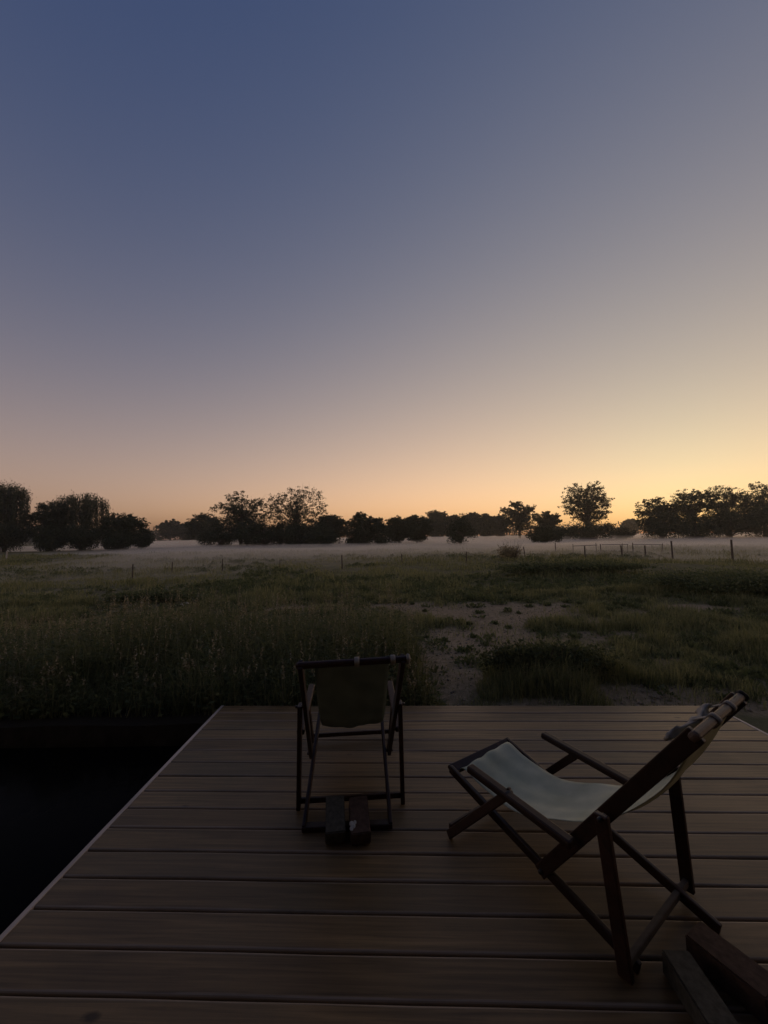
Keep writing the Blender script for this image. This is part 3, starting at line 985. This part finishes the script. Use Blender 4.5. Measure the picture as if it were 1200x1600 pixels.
leafy_bush('twiggy_shrub', 8.1, 23.6, .95, .7, .95, 1500, .075, M['dry'], 'small twiggy shrub standing before the mist at the meadow edge', cat='shrub', seed=25, stems=60, twiggy=.25)
# white flowers
r = np.random.default_rng(31)
fx, fy = -5.15 + r.normal(0, .10, 18), 9.7 + r.normal(0, .12, 18)
me = mesh_quads('white_flowers', leaf_quads(np.stack([fx, fy, ground_z(fx, fy) + r.uniform(.10, .18, 18)], 1), .028, long=1.1), 4, [(0, 1, 2, 3)])
stuff_obj('white_flowers', me, M['flower'], 'small patch of white flowers in the left meadow')

# ------------------------------------------------------------------ fence posts
def post_mesh(h, w, lean):
    bm = bmesh.new()
    add_tube(bm, [(0, 0, -.2), (lean * .3, 0, h * .4), (lean, 0.01, h)], [w * .55, w * .5, w * .46], 7)
    return bm
POSTS = [  # photo column, top row, base row, thickness, lean, label
 (209, 883, 899, .05, .00, 'thin dark fence post farthest to the left in the meadow'),
 (270, 880, 890, .045, .01, 'thin fence post below the gap right of the willows'),
 (348, 875, 889, .045, .0, 'thin fence post below the left airy tree of the central clump'),
 (437, 876, 889, .035, .01, 'faint thin fence post below the tallest tree of the central clump'),
 (534, 869, 886, .06, -.02, 'dark fence post standing left of the round misty tree'),
 (627, 867, 879, .05, -.03, 'leaning fence post below the two-humped trees in the mist'),
 (727, 864, 879, .06, .0, 'dark fence post in front of the lone misty bush'),
 (818, 856, 870, .06, -.08, 'slanting fence post beside the small twiggy shrub'),
 (911, 855, 874, .075, .02, 'dark fence post below the big round oak'),
 (866, 850, 865, .06, .0, 'slim fence post between the twiggy shrub and the rail fence'),
 (969, 854, 870, .085, -.05, 'short stout post in front of the rail fence middle bay'),
 (1005, 854, 869, .085, .0, 'short stout post in front of the right bay of the rail fence'),
 (1047, 847, 872, .085, -.02, 'thick weathered post just right of the rail fence'),
 (1140, 845, 874, .095, .0, 'thickest weathered post, standing alone near the right edge'),
]
for px, ty, by, w, ln, lab in POSTS:
    hz = 838 - (px - 600) * ROLL
    d = 1.62 * F_PX / (by - hz)
    x = px_to_world(px, d)
    z0 = float(ground_z(x, d))
    ztop = CAM_H - (ty - 2 - hz) * d / F_PX
    w *= 1.15
    o = bm_obj('fence_post', post_mesh(ztop - z0, w, ln), M['post'], None)
    o.location = (x, d, z0)
    tag(o, lab, 'fence post', 'fence posts in the meadow')
# pale stake by the willow
o = bm_obj('stake', post_mesh(.75, .11, .02), M['pale'], None)
d = 34.0
x = px_to_world(12, d)
o.location = (x, d, float(ground_z(x, d)))
tag(o, 'short pale stake at the foot of the tall willow', 'stake')
# rail fence
rf = empty('rail_fence', (px_to_world(960, 30.0), 30.0, 0))
tag(rf, 'broken wooden rail fence of three bays standing in the mist', 'fence')
def rel(px, row, d=30.0):
    x, z = px_to_world(px, d, row)
    return Vector((x - rf.location.x, 0, z))
for px, ty, w, lean in ((893, 850, .09, .1), (930, 848, .09, 0), (937, 850, .13, -.05), (971, 849, .08, 0), (977, 850, .06, 0), (987, 848, .14, .02), (1031, 849, .09, -.32)):
    p = rel(px, ty)
    z0 = float(ground_z(p.x + rf.location.x, 30.0))
    o = bm_obj('post', post_mesh(p.z - z0, w * .52, 0), M['post'], rf)
    o.location = (p.x + lean * .0, random.uniform(-.1, .1), z0)
    if abs(lean) > .2: o.rotation_euler = (0, -lean * .5, 0)
for a, b_ in (((892, 853), (930, 851.5)), ((937, 851), (978, 850.5)), ((986, 850.5), (1032, 851))):
    bm = bmesh.new()
    pa, pb = rel(*a), rel(*b_)
    add_bar(bm, pa + Vector((0, -.09, 0)), pb + Vector((0, -.09, 0)), .04, .042, bevel=.006)
    bm_obj('rail', bm, M['post'], rf)

# ------------------------------------------------------------------ trees
def tube_np(bm, a, b, ra, rb, bendv):
    mid = (a + b) / 2 + bendv
    add_tube(bm, [a, mid, b], [ra, (ra + rb) / 2, rb], 5, False)

def nm_wide(nm): return nm in ('oak_tree', 'willow_tree')

def make_tree(name, px, w_px, top, d, style, label, cat, group=None, seed=1, dens=1.0, base_lift=0.0, airy=None, nclump=None):
    r = np.random.default_rng(seed)
    rd = random.Random(seed)
    x, ztop = px_to_world(px, d, top)
    z0 = float(ground_z(x, d)) if d < 140 else -.15
    H = ztop - z0
    Wd = w_px * d / F_PX * (1.0 if nm_wide(name) else 1.12)
    root = empty(name, (x, d, z0), rd.uniform(-.3, .3))
    tag(root, label, cat, group)
    bm = bmesh.new()
    leaf = max(.12, d * (.0021 if style == 'airy' else .0022))
    C = []
    if style in ('airy', 'round'):
        th = H * (.22 if style == 'airy' else .12)
        cb = H * (.20 if style == 'airy' else .05)       # crown base
        cen = np.array([0, 0, (cb + H) / 2])
        rad = np.array([Wd / 2, Wd / 2 * .9, (H - cb) / 2])
        tr = H * .022 + .05
        lean = Vector((rd.uniform(-.04, .04) * H, 0, 0))
        add_tube(bm, [(0, 0, -.3), (lean.x * .4, 0, th), (lean.x, 0, H * .55), (lean.x * 1.2, 0, H * .86)], [tr * 1.35, tr, tr * .55, tr * .12], 7, False)
        nc = nclump or (58 if style == 'airy' else 54)
        cl = []
        # clumps on a lumpy shell, fewer inside
        ph = r.uniform(0, 6.28)
        for i in range(nc):
            # evenly spread over a lumpy round crown, a third of the clumps inside it
            zz = 1 - 2 * (i + .5) / nc
            q = math.sqrt(1 - zz * zz)
            an = ph + i * 2.39996
            u = np.array([q * math.cos(an), q * math.sin(an), zz]) + r.normal(size=3) * .16
            u /= np.linalg.norm(u)
            lump = 1 + .10 * math.sin(2.3 * an + ph) * q
            k = (r.uniform(.70, .86) if i % 3 else r.uniform(.15, .6)) * lump
            flare = 1.0 if u[2] > 0 else 1.0 + .25 * u[2]
            cl.append((cen + u * rad * k * np.array([flare, flare, 1]), (.150 if style == 'airy' else .20) * min(Wd, H) * r.uniform(.7, 1.2)))
        for i, (c, rc) in enumerate(cl):
            zc = max(th * .8, min(H * .8, c[2] * .55))
            s = Vector((lean.x * zc / H, 0, zc))
            e = Vector(c)
            q = tr * (.42 if i % 3 == 0 else .24)
            tube_np(bm, s, e, q, q * .2, Vector((0, 0, -.06 * (e - s).length)) + Vector(r.normal(size=3) * .04 * (e - s).length))
            for _ in range(3):
                e2 = e + Vector(r.normal(size=3)) * rc * .55
                tube_np(bm, e.lerp(s, .2), e2, q * .25, q * .08, Vector((0, 0, 0)))
            # leaves sit in small sprays inside the clump
            ns_ = int((17 if style == 'airy' else 24) * dens)
            for _ in range(ns_):
                u = r.normal(size=3)
                u *= r.random() ** .40 / np.linalg.norm(u) * rc * np.array([1.0, 1.0, .62])
                m_ = int(r.integers(14, 24))
                v = r.normal(size=(m_, 3))
                v *= (r.random((m_, 1)) ** .4) / np.linalg.norm(v, axis=1, keepdims=True)
                C.append(c + u + v * rc * .26 * np.array([1.15, 1.15, .7]))
        C = np.concatenate(C)
        C[:, 2] = np.maximum(C[:, 2], cb * .5)
    elif style == 'dense':
        add_tube(bm, [(0, 0, -.2), (0, 0, H * .4), (.1, 0, H * .8)], [.05 * Wd * .4 + .06, .05 * Wd * .3 + .03, .03], 6, False)
        nc = nclump or 34
        for i in range(nc):
            u = r.normal(size=3)
            u /= np.linalg.norm(u)
            k = r.uniform(.35, .88)
            c = np.array([u[0] * Wd / 2 * k, u[1] * Wd / 2 * .8 * k, H * (.47 + base_lift * .5) + u[2] * H * (.50 - base_lift * .5) * k])
            rc = r.uniform(.14, .24) * min(Wd, H * 1.2)
            tube_np(bm, Vector((0, 0, H * .1)), Vector(c), .05, .015, Vector(r.normal(size=3) * .05 * H))
            m_ = int(190 * dens)
            v = r.normal(size=(m_, 3))
            v *= (r.random((m_, 1)) ** .42) / np.linalg.norm(v, axis=1, keepdims=True)
            C.append(c + v * rc * np.array([1.05, 1.05, .85]))
        C = np.concatenate(C)
        C[:, 2] = np.abs(C[:, 2])
        C[:, 2] = np.minimum(C[:, 2], H * (1.0 + .02 * r.normal(size=len(C))))
    elif style == 'willow':
        th = H * .3
        tr = H * .017 + .06
        add_tube(bm, [(0, 0, -.3), (.1, 0, th), (.2, 0, H * .7)], [tr * 1.3, tr, tr * .35], 7, False)
        ns = nclump or 190
        for i in range(ns):
            a = r.uniform(0, 6.28)
            k = r.random() ** .45
            px_, py_ = math.cos(a) * k * Wd / 2 * .92, math.sin(a) * k * Wd / 2 * .8
            zt = H * (1 - .16 * k ** 3) * r.uniform(.86, 1.0)
            if i % 4 == 0:
                tube_np(bm, Vector((0.1, 0, th + (zt - th) * .3)), Vector((px_, py_, zt)), tr * .35, .02, Vector((0, 0, .08 * H)))
            ln = max(.25 * H, zt - H * r.uniform(.02, .50 - .25 * k))
            m_ = int(85 * dens)
            t = np.linspace(0, 1, m_)
            sw = r.normal(0, .015 * H, 2)
            wob = .012 * H
            C.append(np.stack([px_ * (1 + .06 * t) + sw[0] * t + r.normal(0, wob, m_), py_ * (1 + .06 * t) + sw[1] * t + r.normal(0, wob, m_),
                               np.maximum(.1, zt - t * ln + r.normal(0, .006 * H, m_))], 1))
            # dome of small leaves at the top of the strand
            C.append(np.array([px_, py_, zt]) + r.normal(size=(8, 3)) * .028 * H)
        C = np.concatenate(C)
    mat = M['willow'] if style == 'willow' else (M['leaf_b'] if style == 'dense' else M['leaf'])
    sz = leaf * r.uniform(.6, 1.45, len(C))
    dirs = None
    V = leaf_quads(C, sz, long=1.35) if style != 'willow' else leaf_quads(C, sz * .75, long=2.2, dirs=np.tile(np.array([[0, 0, -1.2]]), (len(C), 1)))
    bm_obj('trunk', bm, M['bark'], root, True)
    link_mesh('crown', mesh_quads('crown', V, 4, [(0, 1, 2, 3)]), mat, root)
    return root

TREES = [
 # name, px, width, top, distance, style, label, density, extra
 ('willow_tree', 8, 66, 754, 58, 'willow', 'tall narrow weeping willow at the left edge, pale stake at its foot', 1.5),
 ('bush', 10, 52, 812, 56, 'dense', 'dark bush hiding the trunk of the tall narrow willow', 1.5),
 ('bush', 126, 60, 816, 60, 'dense', 'dark bush hiding the trunk of the broad willow', 1.5),
 ('willow_tree', 127, 76, 771, 64, 'willow', 'broad weeping willow with drooping right side beyond the left meadow', 1.25),
 ('round_tree', 80, 54, 782, 61, 'round', 'dark rounded tree squeezed between the two willows', 1.3),
 ('bushy_tree', 192, 54, 799, 63, 'round', 'bushy tree just right of the broad willow', 1.2),
 ('bush', 222, 30, 826, 64, 'dense', 'low bush right of the bushy tree, trailing into the mist', 1.0),
 ('bush', 182, 62, 826, 60, 'dense', 'dark bush under the bushy tree beside the broad willow', 1.2),
 ('bush', 76, 42, 822, 58, 'dense', 'dark bush at the foot of the rounded tree between the willows', 1.2),
 ('field_tree', 266, 34, 812, 190, 'airy', 'small distant tree left of the central clump', 1.0),
 ('field_tree', 296, 34, 816, 190, 'round', 'small distant rounded tree touching the central clump', 1.0),
 ('round_tree', 320, 48, 802, 112, 'round', 'rounded tree at the left end of the central clump', 1.1),
 ('airy_tree', 376, 76, 769, 78, 'airy', 'open-crowned tree in the left half of the central clump', .8),
 ('airy_tree', 461, 104, 758, 74, 'airy', 'tallest open-crowned tree of the central clump with limbs showing', .62),
 ('round_tree', 517, 42, 801, 78, 'round', 'small rounded tree at the right end of the central clump', 1.1),
 ('bush', 348, 72, 812, 74, 'dense', 'dark bush at the left foot of the central clump', 1.2),
 ('bush', 412, 78, 808, 70, 'dense', 'dark bush between the two open-crowned trees', 1.2),
 ('bush', 468, 76, 816, 69, 'dense', 'dark bush under the tallest open-crowned tree', 1.2),
 ('bush', 386, 64, 814, 73, 'dense', 'dark bush at the trunk of the left open-crowned tree', 1.2),
 ('bush', 438, 70, 813, 72, 'dense', 'dark bush left of the tallest tree trunk in the central clump', 1.2),
 ('bush', 492, 62, 811, 73, 'dense', 'dark bush right of the tallest tree trunk in the central clump', 1.2),
 ('bush', 506, 56, 824, 66, 'dense', 'pale misty bush at the right foot of the central clump', .9),
 ('misty_tree', 568, 56, 801, 72, 'airy', 'lone tree with thin top just right of the central clump', 1.25),
 ('bush', 590, 42, 812, 70, 'dense', 'dense round bush against the right side of the thin-topped tree', 1.2),
 ('bush', 560, 46, 820, 69, 'dense', 'dense bush at the foot of the thin-topped tree', 1.1),
 ('round_tree', 624, 46, 805, 76, 'round', 'left hump of the paired round trees in the mist', 1.1),
 ('round_tree', 651, 42, 803, 80, 'round', 'right hump of the paired round trees in the mist', 1.1),
 ('distant_tree', 680, 40, 798, 150, 'round', 'distant rounded tree just right of the paired round trees', 1.0),
 ('distant_tree', 707, 28, 802, 150, 'round', 'distant tree directly behind the lone misty bush', 1.0),
 ('distant_tree', 734, 38, 800, 152, 'round', 'distant tree in the row right of the lone misty bush', 1.0),
 ('distant_tree', 758, 30, 802, 148, 'round', 'narrow distant tree in the middle of the far row', 1.0),
 ('distant_tree', 780, 28, 803, 150, 'round', 'distant tree at the foot of the leaning airy tree', 1.0),
 ('bush', 718, 42, 806, 57, 'dense', 'lone bush half sunk in the mist before the far row', .75),
 ('airy_tree', 811, 56, 781, 112, 'airy', 'airy tree with sky gaps at the right end of the far row', .8),
 ('airy_tree', 857, 34, 796, 100, 'airy', 'small thin tree above the dark mounded bush', .9),
 ('bush', 850, 52, 820, 64, 'dense', 'very dark mounded bush below the small thin tree', 1.4),
 ('oak_tree', 918, 78, 750, 90, 'airy', 'big round oak standing clear against the orange sky', .95),
 ('bush', 926, 66, 812, 82, 'dense', 'dark bush spread around the foot of the big oak', 1.3),
 ('bush', 880, 50, 822, 92, 'dense', 'low bush left of the big oak trunk', 1.0),
 ('bush', 970, 34, 824, 90, 'dense', 'small bush with a gap beneath, right of the big oak', .8),
 ('field_tree', 985, 28, 811, 180, 'airy', 'tiny distant tree between the big oak and the right grove', 1.0),
 ('grove_tree', 1031, 62, 773, 84, 'airy', 'lowest tree at the left end of the right grove', .85),
 ('grove_tree', 1081, 60, 760, 84, 'airy', 'second tree of the right grove, sky showing through its base', .75),
 ('grove_tree', 1135, 70, 756, 84, 'airy', 'flat-topped layered tree of the right grove', .75),
 ('grove_tree', 1194, 74, 751, 84, 'airy', 'tallest tree of the right grove, cut by the right edge', .75),
 ('bush', 1034, 76, 799, 80, 'dense', 'dark bush under the left end of the right grove', 1.4),
 ('bush', 1086, 58, 803, 80, 'dense', 'dark bush under the second tree of the right grove', 1.2),
 ('bush', 1140, 84, 793, 79, 'dense', 'big dark bush under the flat-topped grove tree', 1.5),
 ('bush', 1196, 84, 788, 78, 'dense', 'big dark bush at the right edge under the tallest grove tree', 1.5),
]
for i, (nm, px, w, top, d, st, lab, dens) in enumerate(TREES):
    cat = 'bush' if nm == 'bush' else 'tree'
    grp = {'bush': 'bushes under and between the trees', 'distant_tree': 'far row of trees', 'willow_tree': 'willows on the left',
           'grove_tree': 'trees of the right grove'}.get(nm, 'trees around the meadow')
    make_tree(nm, px, w, top, d, st, lab, cat, grp, seed=100 + i, dens=dens)

# distant wood closing the meadow, one mass
r = np.random.default_rng(77)
C = []
for x in np.arange(-420, 430, 5.0):
    dd = 235 + 25 * vnoise(x, 0, 60) + r.uniform(-12, 12)
    hgt = 6.2 + 4.2 * vnoise(x, 3, 14) + 2.0 * r.random()
    u = r.normal(size=(230, 3)) * np.array([2.8, 2.2, hgt * .24])
    C.append(np.array([x, dd, hgt * .48]) + u)
C = np.concatenate(C)
C[:, 2] = np.abs(C[:, 2])
me = mesh_quads('distant_wood', leaf_quads(C, r.uniform(.5, 1.1, len(C)), long=1.3), 4, [(0, 1, 2, 3)])
stuff_obj('distant_wood', me, M['leaf_b'], 'dark line of distant woodland along the horizon')

# ------------------------------------------------------------------ ground mist and haze
def volume_mat(name, dens, col, aniso):
    m = bpy.data.materials.new(name)
    m.use_nodes = True
    n, l = m.node_tree.nodes, m.node_tree.links
    n.clear()
    o = n.new('ShaderNodeOutputMaterial')
    v = n.new('ShaderNodeVolumePrincipled')
    v.inputs['Color'].default_value = (*col, 1)
    v.inputs['Density'].default_value = dens
    v.inputs['Anisotropy'].default_value = aniso
    l.new(v.outputs[0], o.inputs['Volume'])
    return m
def mist_sheet(name, x0, x1, y0, y1, topf, mat, label):
    xs = np.linspace(x0, x1, 70)
    ys = np.concatenate([np.linspace(y0, y0 + 30, 30, endpoint=False), np.linspace(y0 + 30, y1, 24)])
    bm = bmesh.new()
    T, B = [], []
    for y in ys:
        T.append([bm.verts.new((x, y, topf(x, y))) for x in xs])
        B.append([bm.verts.new((x, y, -1.2)) for x in xs])
    for i in range(len(ys) - 1):
        for j in range(len(xs) - 1):
            bm.faces.new((T[i][j], T[i][j + 1], T[i + 1][j + 1], T[i + 1][j]))
            bm.faces.new((B[i][j], B[i + 1][j], B[i + 1][j + 1], B[i][j + 1]))
    nX, nY = len(xs) - 1, len(ys) - 1
    for j in range(nX):
        bm.faces.new((T[0][j], B[0][j], B[0][j + 1], T[0][j + 1]))
        bm.faces.new((T[nY][j], T[nY][j + 1], B[nY][j + 1], B[nY][j]))
    for i in range(nY):
        bm.faces.new((T[i][0], T[i + 1][0], B[i + 1][0], B[i][0]))
        bm.faces.new((T[i][nX], B[i][nX], B[i + 1][nX], T[i + 1][nX]))
    return stuff_obj_bm(name, bm, mat, label)
def stuff_obj_bm(name, bm, mat, label):
    o = bm_obj(name, bm, mat, None, True)
    tag(o, label, kind='stuff')
    return o
def f_mist(x, y):
    left = float(sstep(-.95 * y, -.50 * y, x))
    return -.10 + (.10 * float(sstep(18, 30, y)) + 1.12 * float(sstep(56, 88, y)) + .45 * float(vnoise(x, y, 11, 3) - .5) * float(sstep(55, 80, y))) * (.12 + .88 * left)
def f_low(x, y):
    left = float(sstep(-.95 * y, -.50 * y, x))
    return -.12 + (.12 * float(sstep(14, 22, y)) + .40 * float(sstep(20, 36, y)) + .34 * float(vnoise(x, y, 9, 6) - .4) + .26 * float(vnoise(x, y, 3.5, 8) - .5) * float(sstep(24, 40, y))) * (.12 + .88 * left)
mist_sheet('mist', -120, 170, 14, 215, f_mist, volume_mat('mist_volume', .034, (.99, .93, .86), .5), 'pale ground mist lying over the far meadow')
mist_sheet('mist', -118, 168, 9, 205, f_low, volume_mat('low_mist_volume', .090, (.99, .93, .86), .5), 'thicker mist hugging the grass of the far meadow')

bm = bmesh.new()
bmesh.ops.create_cube(bm, size=1)
bmesh.ops.scale(bm, vec=(2500, 2700, 23), verts=bm.verts)
bmesh.ops.translate(bm, vec=(0, 100, 9.2), verts=bm.verts)
stuff_obj_bm('haze', bm, volume_mat('haze_volume', .00055, (.97, .94, .90), .65), 'thin evening haze over the whole meadow')

print('objects', len(bpy.data.objects), 'tris', sum(len(o.data.loops) - 2 * len(o.data.polygons) for o in bpy.data.objects if o.type == 'MESH'))
